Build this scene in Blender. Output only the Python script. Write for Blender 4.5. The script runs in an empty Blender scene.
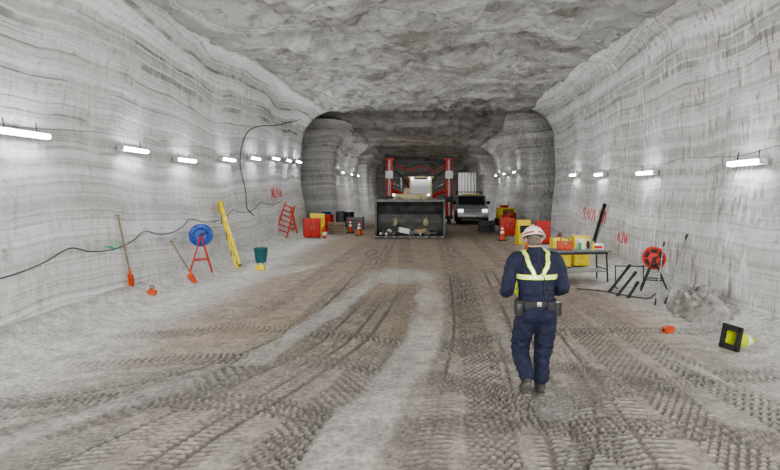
import bpy, bmesh, math, numpy as np, random
from mathutils import Vector, Matrix, Euler
from mathutils.bvhtree import BVHTree
random.seed(3)
rng=np.random.RandomState(7)
F=560.0; CH=2.2; VX=420.0; VY=190.0
def P(x,y,z=0.0):
    Y=F*(CH-z)/(y-VY); return ((x-VX)*Y/F, Y)
# ------------------------------------------------ numpy noise
PT=rng.permutation(256); PV=rng.rand(256)
def vn(x,y,z):
    x,y,z=np.broadcast_arrays(np.asarray(x,float),np.asarray(y,float),np.asarray(z,float))
    xi=np.floor(x).astype(int); yi=np.floor(y).astype(int); zi=np.floor(z).astype(int)
    fx=x-xi; fy=y-yi; fz=z-zi
    fx=fx*fx*(3-2*fx); fy=fy*fy*(3-2*fy); fz=fz*fz*(3-2*fz)
    def h(a,b,c): return PV[PT[(PT[(PT[a&255]+b)&255]+c)&255]]
    r=0
    for dx in (0,1):
        for dy in (0,1):
            for dz in (0,1):
                w=(fx if dx else 1-fx)*(fy if dy else 1-fy)*(fz if dz else 1-fz)
                r=r+w*h(xi+dx,yi+dy,zi+dz)
    return r
def fbm(x,y,z,o=4):
    r=0;a=1;s=0
    for i in range(o):
        r=r+a*vn(x*2**i+17.3*i,y*2**i+5.1*i,z*2**i+9.7*i); s+=a; a*=.5
    return r/s
def sst(a,b,x):
    t=np.clip((x-a)/(b-a),0,1); return t*t*(3-2*t)
# ------------------------------------------------ materials
def newmat(name):
    m=bpy.data.materials.new(name); m.use_nodes=True
    return m,m.node_tree.nodes,m.node_tree.links,m.node_tree.nodes['Principled BSDF']
MC={}
def mat(name,col,rough=.6,metal=0.,var=.25,scale=9.,emit=0,bump=.1,dust=.0):
    if name in MC: return MC[name]
    m,N,L,b=newmat(name)
    tc=N.new('ShaderNodeTexCoord'); n=N.new('ShaderNodeTexNoise'); n.inputs['Scale'].default_value=scale; n.inputs['Detail'].default_value=5
    L.new(tc.outputs['Object'],n.inputs['Vector'])
    r=N.new('ShaderNodeValToRGB'); r.color_ramp.elements[0].position=.3; r.color_ramp.elements[1].position=.7
    c=np.array(col); r.color_ramp.elements[0].color=(*(c*(1-var)),1); r.color_ramp.elements[1].color=(*(np.minimum(c*(1+var)+dust,1)),1)
    L.new(n.outputs['Fac'],r.inputs['Fac']); L.new(r.outputs['Color'],b.inputs['Base Color'])
    b.inputs['Roughness'].default_value=rough; b.inputs['Metallic'].default_value=metal
    if bump>0:
        bp=N.new('ShaderNodeBump'); bp.inputs['Strength'].default_value=bump; bp.inputs['Distance'].default_value=.01
        L.new(n.outputs['Fac'],bp.inputs['Height']); L.new(bp.outputs['Normal'],b.inputs['Normal'])
    if emit:
        b.inputs['Emission Color'].default_value=(*col,1); b.inputs['Emission Strength'].default_value=emit
    MC[name]=m; return m
def math_n(N,L,op,a,b=None,c=None):
    n=N.new('ShaderNodeMath'); n.operation=op
    for i,v in enumerate((a,b,c)):
        if v is None: continue
        if isinstance(v,(int,float)): n.inputs[i].default_value=v
        else: L.new(v,n.inputs[i])
    return n.outputs[0]
def rock(name,light,dark,streak=0.,warp=1.0,stain=.4,lines=.6,grain=.45,bdist=.05,lo=.3):
    m,N,L,b=newmat(name)
    tc=N.new('ShaderNodeTexCoord'); sp=N.new('ShaderNodeSeparateXYZ'); L.new(tc.outputs['Object'],sp.inputs[0])
    def noise(scale,det,vec=None,dim='3D',w=None,rough=.55):
        n=N.new('ShaderNodeTexNoise'); n.noise_dimensions=dim
        n.inputs['Scale'].default_value=scale; n.inputs['Detail'].default_value=det; n.inputs['Roughness'].default_value=rough
        if dim=='1D': L.new(w,n.inputs['W'])
        else: L.new(vec if vec is not None else tc.outputs['Object'],n.inputs['Vector'])
        return n.outputs['Fac']
    def ramp(f,p0,p1,c0=0.,c1=1.):
        r=N.new('ShaderNodeMapRange'); r.interpolation_type='SMOOTHSTEP'; L.new(f,r.inputs[0])
        r.inputs[1].default_value=p0; r.inputs[2].default_value=p1; r.inputs[3].default_value=c0; r.inputs[4].default_value=c1
        return r.outputs[0]
    M=lambda op,a,b_=None,c=None: math_n(N,L,op,a,b_,c)
    n1=noise(.16,2); n2=noise(1.1,4)
    zz=M('MULTIPLY_ADD',n1,2.6*warp,sp.outputs[2]); zz=M('MULTIPLY_ADD',n2,.22*warp,zz)
    bands=noise(2.2,7,dim='1D',w=zz,rough=.72)
    fine=noise(15.,3,dim='1D',w=zz)
    cont=noise(1.7,3,dim='1D',w=zz)
    bf=ramp(bands,.33,.66)
    l1=M('ABSOLUTE',M('SUBTRACT',cont,.5)); l1=ramp(l1,.0,.024,1,0)
    patch=ramp(noise(.7,4),.38,.60)
    hi=ramp(sp.outputs[2],2.2,4.0,lo,1.)
    l1=M('MULTIPLY',l1,M('MULTIPLY',M('MULTIPLY',patch,hi),lines))
    fl=M('MULTIPLY',M('MULTIPLY',ramp(fine,.33,.46,1,0),ramp(noise(.9,3),.35,.6)),.5*lines)
    mx=N.new('ShaderNodeMix'); mx.data_type='RGBA'; L.new(bf,mx.inputs[0]); mx.inputs[6].default_value=(*dark,1); mx.inputs[7].default_value=(*light,1)
    cur=mx.outputs[2]
    def mixc(fac,col,cur):
        x=N.new('ShaderNodeMix'); x.data_type='RGBA'; L.new(fac,x.inputs[0]); L.new(cur,x.inputs[6]); x.inputs[7].default_value=(*col,1); return x.outputs[2]
    cur=mixc(l1,(.07,.068,.062),cur); cur=mixc(fl,(.22,.215,.205),cur)
    st=M('MULTIPLY',ramp(noise(.45,6,rough=.65),.5,.66),stain)
    cur=mixc(st,(.17,.148,.118),cur)
    gr=noise(7,9,rough=.78); gr2=noise(2.2,8,rough=.75)
    cur=mixc(M('MULTIPLY',ramp(gr,.48,.3),grain),(.13,.122,.112),cur)
    cur=mixc(M('MULTIPLY',ramp(gr2,.47,.33),grain),(.13,.122,.11),cur)
    cur=mixc(M('MULTIPLY',ramp(gr,.55,.72),.5),(.88,.88,.87),cur)
    if streak>0:
        mp=N.new('ShaderNodeMapping'); mp.inputs['Scale'].default_value=(2.,2.,.45); mp.inputs['Rotation'].default_value=(.22,0,0); L.new(tc.outputs['Object'],mp.inputs[0])
        s1=noise(4.2,4,vec=mp.outputs[0],rough=.6)
        m1=M('MULTIPLY',M('MULTIPLY',ramp(s1,.56,.61),ramp(noise(.5,3),.35,.55)),streak)
        cur=mixc(m1,(.88,.875,.86),cur)
        m2=M('MULTIPLY',M('MULTIPLY',ramp(s1,.43,.37),ramp(noise(.6,3),.38,.55)),streak*.85)
        cur=mixc(m2,(.22,.185,.165),cur)
    L.new(cur,b.inputs['Base Color']); b.inputs['Roughness'].default_value=.85
    b.inputs['Specular IOR Level'].default_value=.3
    h=M('MULTIPLY_ADD',bands,.4,M('MULTIPLY',gr,.7)); h=M('MULTIPLY_ADD',noise(40,4),.2,h); h=M('MULTIPLY_ADD',gr2,1.6,h)
    bp=N.new('ShaderNodeBump'); bp.inputs['Strength'].default_value=.8; bp.inputs['Distance'].default_value=bdist
    L.new(h,bp.inputs['Height']); L.new(bp.outputs['Normal'],b.inputs['Normal'])
    return m
M_WL=rock('salt_wall_strata',(.84,.84,.835),(.54,.54,.53),streak=.3,warp=.45,stain=.10,lines=.72,grain=.33,bdist=.035,lo=.3)
M_WR=rock('salt_wall_scaled',(.82,.815,.805),(.52,.515,.505),streak=.8,warp=.45,stain=.14,lines=.5,grain=.36,bdist=.04)
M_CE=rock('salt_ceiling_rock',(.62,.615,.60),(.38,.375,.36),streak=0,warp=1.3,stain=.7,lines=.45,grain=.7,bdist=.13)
# ------------------------------------------------ grid object
def gridobj(name,V,nr,nc,m,flip=False,cols=None):
    idx=np.arange(nr*nc).reshape(nr,nc)
    q=np.stack([idx[:-1,:-1],idx[:-1,1:],idx[1:,1:],idx[1:,:-1]],-1).reshape(-1,4)
    if flip: q=q[:,::-1]
    me=bpy.data.meshes.new(name); me.vertices.add(nr*nc); me.vertices.foreach_set('co',V.astype(np.float32).ravel())
    me.loops.add(q.size); me.loops.foreach_set('vertex_index',q.ravel().astype(np.int32))
    me.polygons.add(len(q)); me.polygons.foreach_set('loop_start',(np.arange(len(q))*4).astype(np.int32))
    me.polygons.foreach_set('loop_total',np.full(len(q),4,np.int32)); me.polygons.foreach_set('use_smooth',np.ones(len(q),bool))
    me.update(calc_edges=True); me.materials.append(m)
    if cols is not None:
        a=me.color_attributes.new('Col','FLOAT_COLOR','POINT')
        c=np.ones((nr*nc,4),np.float32); c[:,:3]=cols; a.data.foreach_set('color',c.ravel())
    o=bpy.data.objects.new(name,me); bpy.context.collection.objects.link(o); return o
XL=-6.0
def XRf(y): return np.interp(y,[-14,8,16,28],[5.35,5.35,5.75,6.5])
def Hc(y):
    h=5.85+.55*sst(9,20,y)-.10*sst(24,28.,y)+.55*sst(28.6,31,y)-.85*sst(34,36,y)+.9*sst(49,51,y)-.8*sst(57,59,y)
    return h
def Rc(y): return np.interp(y,[0,14,24,29,36],[.45,.55,.9,1.7,1.7])
def off(z,H,R=1.3):
    u=np.clip((z-(H-R))/R,0,.965); return R-R*np.sqrt(1-u*u)
def D(x,y,z):
    w=z+.5*vn(x*.2,y*.2,z*.2)
    return .34*(fbm(x*.22,y*.22,z*.3,3)-.5)+.05*(fbm(x*1.6,y*1.6,z*2.2,3)-.5)+.04*(fbm(0*w,y*.1,w*3.2,3)-.5)-.30*np.exp(-((z-3.1)/1.7)**2)+.12*(1-sst(3.,5.5,z))
def wallx(side,y,z):
    H=Hc(y); X0=XL if side<0 else float(XRf(y)); d=float(off(z,H,Rc(y))+D(X0,y,z))
    return X0+d if side<0 else X0-d
def chaikin(p,it=3):
    p=np.array(p,float)
    for _ in range(it):
        q=[p[0]]
        for a,b in zip(p[:-1],p[1:]): q+= [a*.75+b*.25,a*.25+b*.75]
        q.append(p[-1]); p=np.array(q)
    return p
def wall(name,pts,side,m):
    pts=np.array(pts,float); out=[pts[0]]
    for i in range(1,len(pts)-1):
        a,b,c=pts[i-1:i+2]; r=1.3
        out.append(b+(a-b)/np.linalg.norm(a-b)*min(r,np.linalg.norm(a-b)*.45)); out.append(b); out.append(b+(c-b)/np.linalg.norm(c-b)*min(r,np.linalg.norm(c-b)*.45))
    out.append(pts[-1]); p=chaikin(out,3)
    seg=np.linalg.norm(np.diff(p,axis=0),axis=1); s=np.r_[0,np.cumsum(seg)]
    sa=np.r_[np.arange(0,10,.2),np.arange(10,46,.075),np.arange(46,s[-1],.2),s[-1]]
    X=np.interp(sa,s,p[:,0]); Y=np.interp(sa,s,p[:,1])
    tx=np.gradient(X,sa); ty=np.gradient(Y,sa); l=np.hypot(tx,ty)+1e-9
    nx,ny=(ty/l,-tx/l) if side<0 else (-ty/l,tx/l)
    fr=np.linspace(0,1,95); H=Hc(Y)
    Z=-.15+fr[None,:]*(H[:,None]+.15+.45)
    o=off(Z,H[:,None],Rc(Y)[:,None])+D(X[:,None]+0*Z,Y[:,None]+0*Z,Z)
    V=np.stack([X[:,None]+nx[:,None]*o,Y[:,None]+ny[:,None]*o,Z],-1)
    return gridobj(name,V,len(sa),len(fr),m,flip=(side<0))
wall('wall_left',[(XL,-14),(XL,29.5),(-22,29.5),(-22,35.5),(-5.5,35.5),(-5.4,50),(-22,50),(-22,58),(-5.5,58),(-5.5,76)],-1,M_WL)
wall('wall_right',[(5.35,-14),(5.35,8),(5.75,16),(6.5,28),(22,28),(22,34),(6.5,34),(6.4,50),(22,50),(22,58),(6.1,58),(6.1,76)],1,M_WR)
# ceiling
xs=np.r_[np.arange(-23,-7.5,.6),np.arange(-7.5,7.5,.078),np.arange(7.5,23.1,.6)]
ys=np.r_[np.arange(-15,2,.25),np.arange(2,32,.08),np.arange(32,77.1,.25)]
Xg,Yg=np.meshgrid(xs,ys)
wx_=.8*fbm(Xg*1.1,Yg*1.1,20.,4)
n=fbm(Xg*.30+wx_,Yg*.24+wx_*.6,3.,4); ter=n*5; ter=(np.floor(ter)+sst(.0,.22,ter-np.floor(ter)))/5
n2=fbm(Xg*.9+wx_,Yg*.7,8.,4); t2=n2*5; t2=(np.floor(t2)+sst(.0,.3,t2-np.floor(t2)))/5
ed=1-.5*sst(3.8,5.6,np.abs(Xg))
Zg=Hc(Yg)+ed*(.6*(ter-.5)+.35*(n-.5)+.34*(t2-.5)+.45*(fbm(Xg*2.0,Yg*2.0,1.,4)-.5))
gridobj('ceiling',np.stack([Xg,Yg,Zg],-1),len(ys),len(xs),M_CE,flip=True)
for nm,yy,fl in (('wall_back',75.5,False),('wall_front',-13.7,True)):
    xa=np.arange(-8,8.1,.25); za=np.arange(-.2,8,.25); A,B=np.meshgrid(xa,za)
    gridobj(nm,np.stack([A,yy+.6*(fbm(A*.5,B*.5,2.,4)-.5),B],-1),len(za),len(xa),M_CE,flip=fl)
# ------------------------------------------------ floor
def bermh(x,y):
    xr=XRf(y)
    l=sst(-4.9,-6.3,x)*.40; r=sst(xr-1.2,xr+.3,x)*.40
    return np.where(y<28,(l+r)*(.75+.5*fbm(x*.6,y*.5,4.,2)),0)
def floorh0(x,y):
    return bermh(x,y)+.05*(fbm(x*.5,y*.4,0.,3)-.5)*1.0
xs=np.r_[np.arange(-23,-6.6,.5),np.arange(-6.6,7.2,.022),np.arange(7.2,23.1,.5)]
yl=[-15.]
while yl[-1]<77:
    y=yl[-1]; yl.append(y+(.3 if y<3.4 else (.02 if y<7 else (.02+(y-7)*.0055 if y<30 else .3))))
ys=np.array(yl); X,Y=np.meshgrid(xs,ys)
h=floorh0(X,Y)
pn=fbm(X*1.3,Y*1.3,5.,4); fn=fbm(X*7,Y*7,6.,3); big=fbm(X*.35,Y*.3,11.,3)
h=h+.02*(fbm(X*2.5,Y*2.5,2.,4)-.5)+.018*(fn-.5)
gray=np.array([.285,.272,.250]); brown=np.array([.265,.212,.160]); dk=np.array([.088,.078,.066]); pale=np.array([.52,.51,.485])
ac=np.abs(X-.0)
cen=(1-sst(3.0,5.2,ac+1.4*(big-.5)))
far=sst(5.8,9.5,Y+2*(big-.5))
bw=np.clip(cen*(.3+.7*far)*(.65+.8*(pn)),0,1)[...,None]
C=gray*(1-bw)+brown*bw
edge=sst(3.5,5.1,ac+.9*(pn-.5))[...,None]*.9*np.clip(.6+.06*Y[...,None],.6,1)
C=C*(1-edge)+pale*edge
C=C*(.66+.68*fn[...,None])
jit=.10*(fbm(X*2.3,Y*2.3,31.,3)-.5); patchy=np.clip(-.6+2.6*fbm(X*1.1,Y*.8,9.,4),0,1)
def track(pts,w,kind,depth=.015,strength=.7,swap=False,conv=True):
    global h,C
    q=np.array([P(*p) for p in pts]) if conv else np.array(pts)
    A,B=(Y,X) if not swap else (X,Y)
    ay=q[:,1] if not swap else q[:,0]; bx=q[:,0] if not swap else q[:,1]
    o=np.argsort(ay); ay=ay[o]; bx=bx[o]
    g=np.linspace(ay[0],ay[-1],500); c=np.interp(g,ay,bx); k=np.ones(61)/61
    c=np.convolve(np.pad(c,30,'reflect',reflect_type='odd'),k,'valid')
    sl=np.gradient(c,g); s=np.r_[0,np.cumsum(np.hypot(np.diff(g),np.diff(c)))]
    Xc=np.interp(A,g,c); cs=1/np.sqrt(1+np.interp(A,g,sl)**2); u=(B-Xc)*cs; v=np.interp(A,g,s)-u*np.interp(A,g,sl)*cs
    inr=sst(ay[0]-.01,ay[0]+.5,A)*sst(ay[-1]+.01,ay[-1]-1.5,A)
    if swap: inr=sst(ay[0]-.01,ay[0]+.5,A)*sst(ay[-1]+.01,ay[-1]-.5,A)
    wj=w*(1+.25*(fbm(A*3,B*3,1.,2)-.5))
    m=sst(wj/2,wj/2-.045,np.abs(u))*inr
    if kind=='smooth': return m,u,v
    v=v+jit*.35; u=u+jit*.15
    if kind==0: lug=sst(-.15,.35,np.sin(2*np.pi*(v/.09+1.3*np.abs(u)/w)))*sst(.012,.03,np.abs(u))
    elif kind==1:
        row=np.floor(v/.07); lug=sst(-.2,.3,np.sin(2*np.pi*v/.07))*sst(-.6,-.1,np.cos(2*np.pi*(u/.085+.5*(row%2))))
    elif kind==2: lug=sst(-.1,.4,np.sin(2*np.pi*(u/.085)+2.2*np.sin(2*np.pi*v/.13)))
    else: lug=sst(-.1,.3,np.sin(2*np.pi*(v/.08+.8*np.sign(u)*.25+.5*u/w)))*sst(.02,.04,np.abs(np.abs(u)-.12))
    mm=m*(.4+.6*patchy)
    h=h*(1-mm*.5)+floorh0(X,Y)*mm*.5+mm*depth*(lug*1.6-1.1)
    m3=(mm*strength)[...,None]; L_=(lug*(.35+.65*patchy))[...,None]
    tgt=dk*(1-L_)+((C*.65+gray*.42)*(.75+.6*pn[...,None]))*L_
    C=C*(1-m3)+tgt*m3
def strip(pts,w0,w1,s=.8):
    global h,C
    q=np.array([P(*p) for p in pts])
    m,u,v=track(pts,max(w0,w1)*1.6,'smooth')
    y0,y1=q[:,1].min(),q[:,1].max(); w=w0+(w1-w0)*np.clip((Y-y0)/(y1-y0),0,1)
    m=sst(w/2+.05,w/2-.06,np.abs(u)+.34*(pn-.5)+.12*(fn-.5))*(m>0)
    m=m*sst(y0-.3,y0+.1,Y)*sst(y1+.5,y1-1.4,Y)*np.clip(-.1+1.7*fbm(X*1.6,Y*1.0,77.,4),0,1)
    k=(m*s)[...,None]; C=C*(1-k)+pale*.88*(.66+.6*fn[...,None])*k
    h=h*(1-m)+(floorh0(X,Y)+.004+.006*(fn-.5))*m
for t in [([(385,420),(405,340),(408,280),(405,235)],.5,1),([(520,420),(500,340),(470,270),(445,235)],.5,0),
          ([(330,330),(372,280),(395,235)],.55,3),([(300,330),(352,280),(385,235)],.5,0),([(560,330),(510,270),(470,235)],.5,1),([(465,330),(455,280),(440,235)],.5,3),
          ([(250,320),(320,275),(370,240)],.5,1),([(640,330),(560,275),(490,240)],.5,0)]:
    track(*t,strength=.42)
tracks=[([(110,425),(-60,500)],.55,1),
 ([(-60,412),(60,398),(200,372),(300,330),(352,280)],.6,0),
 ([(-80,455),(60,425),(190,392),(290,352),(345,300)],.6,1),
 ([(-20,500),(110,440),(225,392),(320,345),(375,290)],.62,0),
 ([(90,520),(190,445),(290,388),(360,340),(400,285)],.6,3),
 ([(225,520),(290,440),(360,380),(395,330)],.55,2),
 ([(418,520),(432,440),(444,380),(455,330),(450,270)],.42,0),
 ([(500,520),(492,440),(484,380),(474,330),(460,270)],.5,1),
 ([(585,520),(562,440),(540,380),(515,320),(485,265)],.5,3),
 ([(690,520),(640,440),(600,385),(560,335),(515,285)],.55,0),
 ([(800,510),(720,440),(655,388),(600,345),(545,295)],.55,1),
 ([(860,470),(770,412),(690,370),(620,328),(560,290)],.5,2),
 ([(560,520),(600,440),(590,390),(560,345)],.45,0)]
for t in tracks: track(*t,strength=.78)
for k_ in ([(-4.6,6.9),(-3,7.3),(-1.2,7.2),(.2,6.6),(1.2,5.6),(2,4.2)],[(-5,5.3),(-3.2,5.9),(-1.5,5.7),(-.3,5.0),(.4,4.)],[(.6,5.2),(2.,6.1),(3.4,6.6),(4.6,6.7)],
           [(-4.8,8.4),(-2.6,8.9),(-.6,8.4),(1.2,7.4),(3.2,5.8)],[(-1.6,4.6),(.2,5.3),(2.2,5.2),(4.,4.6)],[(-.5,7.6),(1.6,8.6),(3.6,8.8),(4.8,8.6)]):
    track(k_,.5,random.choice([0,1,3]),swap=True,conv=False,strength=.5)
strip([(318,520),(350,450),(385,395),(420,345),(432,305),(425,272)],.58,.45,.62)
strip([(-60,462),(0,443),(100,411),(212,373)],.38,.30,.68)
strip([(250,366),(310,325),(350,298),(375,278)],.42,.5,.6)
strip([(650,348),(700,370),(790,412)],.09,.12,.9)
strip([(180,300),(260,278),(330,262)],.7,.7,.5); strip([(560,420),(520,360),(480,300)],.3,.3,.35)
q=P(400,276); m=np.exp(-(((X-q[0])/.9)**2+((Y-q[1])/1.3)**2)**2)*(.4+.6*(pn>.45)); C=C*(1-.5*m[...,None])+pale*.5*m[...,None]
mf,N,L,b=newmat('mine_floor_dirt')
at=N.new('ShaderNodeAttribute'); at.attribute_name='Col'; tc=N.new('ShaderNodeTexCoord')
n1=N.new('ShaderNodeTexNoise'); n1.inputs['Scale'].default_value=18; n1.inputs['Detail'].default_value=8; n1.inputs['Roughness'].default_value=.75; L.new(tc.outputs['Object'],n1.inputs['Vector'])
mr=N.new('ShaderNodeMapRange'); mr.inputs[1].default_value=.3; mr.inputs[2].default_value=.7; mr.inputs[3].default_value=.5; mr.inputs[4].default_value=1.5; L.new(n1.outputs['Fac'],mr.inputs[0])
vm=N.new('ShaderNodeVectorMath'); vm.operation='SCALE'; L.new(at.outputs['Color'],vm.inputs[0]); L.new(mr.outputs[0],vm.inputs['Scale']); L.new(vm.outputs[0],b.inputs['Base Color'])
b.inputs['Roughness'].default_value=.75; b.inputs['Specular IOR Level'].default_value=.35
bp=N.new('ShaderNodeBump'); bp.inputs['Strength'].default_value=.6; bp.inputs['Distance'].default_value=.025; L.new(n1.outputs['Fac'],bp.inputs['Height']); L.new(bp.outputs['Normal'],b.inputs['Normal'])
gridobj('floor',np.stack([X,Y,h],-1),len(ys),len(xs),mf,cols=C.reshape(-1,3))
xi0=xs; hgrid=h
def fz(x,y):
    i=min(max(np.searchsorted(ys,y),1),len(ys)-1); j=min(max(np.searchsorted(xi0,x),1),len(xs)-1)
    return float(hgrid[i-1:i+1,j-1:j+1].mean())
# ------------------------------------------------ mesh builder
class MB:
    def __init__(s): s.v=[];s.f=[];s.fm=[];s.mats=[]
    def mi(s,m):
        if m not in s.mats: s.mats.append(m)
        return s.mats.index(m)
    def add(s,V,Fc,m):
        o=len(s.v); s.v+= [tuple(v) for v in V]; k=s.mi(m)
        for f in Fc: s.f.append(tuple(i+o for i in f)); s.fm.append(k)
    def bm(s,b,M,m):
        b.verts.index_update(); s.add([M@v.co for v in b.verts],[[v.index for v in f.verts] for f in b.faces],m); b.free()
    def box(s,c,d,m,rot=(0,0,0),bev=0.):
        b=bmesh.new(); bmesh.ops.create_cube(b,size=1)
        for v in b.verts: v.co=Vector((v.co.x*d[0],v.co.y*d[1],v.co.z*d[2]))
        if bev>0: bmesh.ops.bevel(b,geom=b.edges[:],offset=min(bev,min(d)*.45),segments=2,affect='EDGES',profile=.6)
        s.bm(b,Matrix.Translation(c)@Euler(rot).to_matrix().to_4x4(),m)
    def cyl(s,p0,p1,r,m,r2=None,seg=16):
        p0=Vector(p0);p1=Vector(p1);d=p1-p0
        b=bmesh.new(); bmesh.ops.create_cone(b,cap_ends=True,segments=seg,radius1=r,radius2=r if r2 is None else r2,depth=d.length)
        s.bm(b,Matrix.Translation((p0+p1)/2)@d.to_track_quat('Z','Y').to_matrix().to_4x4(),m)
    def sph(s,c,r,m,rot=(0,0,0),seg=20):
        b=bmesh.new(); bmesh.ops.create_uvsphere(b,u_segments=seg,v_segments=seg//2+2,radius=1)
        if isinstance(r,(int,float)): r=(r,r,r)
        s.bm(b,Matrix.Translation(c)@Euler(rot).to_matrix().to_4x4()@Matrix.Diagonal((*r,1)),m)
    def torus(s,c,R,r,m,axis=(0,0,1),seg=28,rs=8,flat=1.):
        Q=Vector(axis).to_track_quat('Z','Y').to_matrix(); V=[];Fc=[]
        for i in range(seg):
            a=2*math.pi*i/seg
            for j in range(rs):
                t=2*math.pi*j/rs; V.append(Vector(c)+Q@Vector(((R+r*math.cos(t))*math.cos(a),(R+r*math.cos(t))*math.sin(a),r*flat*math.sin(t))))
        for i in range(seg):
            for j in range(rs): Fc.append((i*rs+j,((i+1)%seg)*rs+j,((i+1)%seg)*rs+(j+1)%rs,i*rs+(j+1)%rs))
        s.add(V,Fc,m)
    def tube(s,pts,rad,m,seg=12,sub=5,round_=True):
        pts=[Vector(p) for p in pts]; n=len(pts)
        if isinstance(rad,(int,float)): rad=[rad]*n
        Q=[];R=[]
        for i in range(n-1):
            p0=pts[max(i-1,0)];p1=pts[i];p2=pts[i+1];p3=pts[min(i+2,n-1)]
            for k in range(sub):
                t=k/sub; Q.append(.5*((2*p1)+(p2-p0)*t+(2*p0-5*p1+4*p2-p3)*t*t+(3*p1-p0-3*p2+p3)*t**3)); R.append(rad[i]*(1-t)+rad[i+1]*t)
        Q.append(pts[-1]);R.append(rad[-1])
        if round_:
            d0=(Q[0]-Q[1]).normalized(); d1=(Q[-1]-Q[-2]).normalized()
            a=[(Q[0]+d0*R[0]*math.sin(t),R[0]*max(math.cos(t),.05)) for t in (1.5,1.1,.6)]
            e=[(Q[-1]+d1*R[-1]*math.sin(t),R[-1]*max(math.cos(t),.05)) for t in (.6,1.1,1.5)]
            Q=[x[0] for x in a]+Q+[x[0] for x in e]; R=[x[1] for x in a]+R+[x[1] for x in e]
        V=[];Fc=[]; ref=None
        for i in range(len(Q)):
            t=(Q[min(i+1,len(Q)-1)]-Q[max(i-1,0)]).normalized()
            if ref is None: ref=t.orthogonal().normalized()
            ref=(ref-t*ref.dot(t)).normalized(); bn=t.cross(ref)
            for j in range(seg):
                a=2*math.pi*j/seg; V.append(Q[i]+(ref*math.cos(a)+bn*math.sin(a))*R[i])
        for i in range(len(Q)-1):
            for j in range(seg): Fc.append((i*seg+j,i*seg+(j+1)%seg,(i+1)*seg+(j+1)%seg,(i+1)*seg+j))
        Fc.append(tuple(range(seg))[::-1]); Fc.append(tuple((len(Q)-1)*seg+j for j in range(seg)))
        s.add(V,Fc,m)
    def rings(s,rs,m,seg=32,pw=2.3):
        V=[];Fc=[]
        for (z,cx,cy,rx,ry) in rs:
            for j in range(seg):
                a=2*math.pi*j/seg; c=math.cos(a);d=math.sin(a)
                V.append((cx+rx*math.copysign(abs(c)**(2/pw),c),cy+ry*math.copysign(abs(d)**(2/pw),d),z))
        for i in range(len(rs)-1):
            for j in range(seg): Fc.append((i*seg+j,i*seg+(j+1)%seg,(i+1)*seg+(j+1)%seg,(i+1)*seg+j))
        Fc.append(tuple(range(seg))[::-1]); Fc.append(tuple((len(rs)-1)*seg+j for j in range(seg))); s.add(V,Fc,m)
    def prism(s,prof,x0,x1,m):
        n=len(prof); V=[(x0,a,b) for a,b in prof]+[(x1,a,b) for a,b in prof]
        Fc=[tuple(range(n))[::-1],tuple(range(n,2*n))]+[(i,(i+1)%n,n+(i+1)%n,n+i) for i in range(n)]; s.add(V,Fc,m)
    def mesh(s,name):
        me=bpy.data.meshes.new(name); me.from_pydata([tuple(v) for v in s.v],[],s.f)
        for m in s.mats: me.materials.append(m)
        me.polygons.foreach_set('material_index',s.fm)
        b=bmesh.new(); b.from_mesh(me); bmesh.ops.recalc_face_normals(b,faces=b.faces); b.to_mesh(me); b.free()
        me.polygons.foreach_set('use_smooth',[True]*len(me.polygons)); me.set_sharp_from_angle(angle=math.radians(38)); return me
    def done(s,name,loc=(0,0,0),rz=0.,rot=None,parent=None):
        o=bpy.data.objects.new(name,s.mesh(name)); bpy.context.collection.objects.link(o)
        o.location=loc; o.rotation_euler=rot if rot else (0,0,rz)
        if parent: o.parent=parent
        return o
def remesh(mb,vox,it=4,fac=.5):
    o=bpy.data.objects.new('tmp',mb.mesh('tmp')); bpy.context.collection.objects.link(o)
    r=o.modifiers.new('r','REMESH'); r.mode='VOXEL'; r.voxel_size=vox; r.use_smooth_shade=True
    s=o.modifiers.new('s','SMOOTH'); s.iterations=it; s.factor=fac
    dg=bpy.context.evaluated_depsgraph_get(); dg.update(); me=bpy.data.meshes.new_from_object(o.evaluated_get(dg))
    bpy.data.objects.remove(o); 
    me.polygons.foreach_set('use_smooth',[True]*len(me.polygons)); return me
def link(name,me,parent=None,loc=(0,0,0),rot=(0,0,0)):
    o=bpy.data.objects.new(name,me); bpy.context.collection.objects.link(o); o.parent=parent; o.location=loc; o.rotation_euler=rot; return o
yel=mat('yellow_paint',(.72,.56,.04),.5,var=.2); hiv=mat('hi_vis_yellow',(.60,.80,.04),.6,var=.1); red=mat('red_paint',(.50,.03,.018),.5)
org=mat('orange_plastic',(.55,.085,.025),.5); blk=mat('black_rubber',(.018,.018,.018),.75); dst=mat('dark_steel',(.05,.05,.052),.5,.6)
stl=mat('worn_steel',(.32,.32,.32),.4,.7); wht=mat('white_plastic',(.75,.75,.73),.5,var=.08); wood=mat('wood_handle',(.24,.19,.13),.7)
blu=mat('blue_plastic',(.02,.08,.38),.45); teal=mat('teal_plastic',(.02,.12,.13),.5); bei=mat('faded_yellow_paint',(.42,.37,.22),.6,dust=.05)
gryp=mat('gray_paint',(.15,.155,.155),.5); gls=mat('dark_glass',(.02,.025,.03),.1,var=.05,bump=0); grn=mat('green_paint',(.05,.35,.1),.5)
sil=mat('silver_paint',(.30,.31,.32),.35,.3); cab=mat('cable_black',(.03,.03,.03),.7); lamp=mat('headlamp_glass',(.9,.92,1.),.2,emit=1.5,bump=0)
tubeE=mat('fluorescent_tube',(.93,.97,1.),.4,emit=45,bump=0); hous=mat('fixture_housing',(.45,.45,.44),.5)
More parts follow.
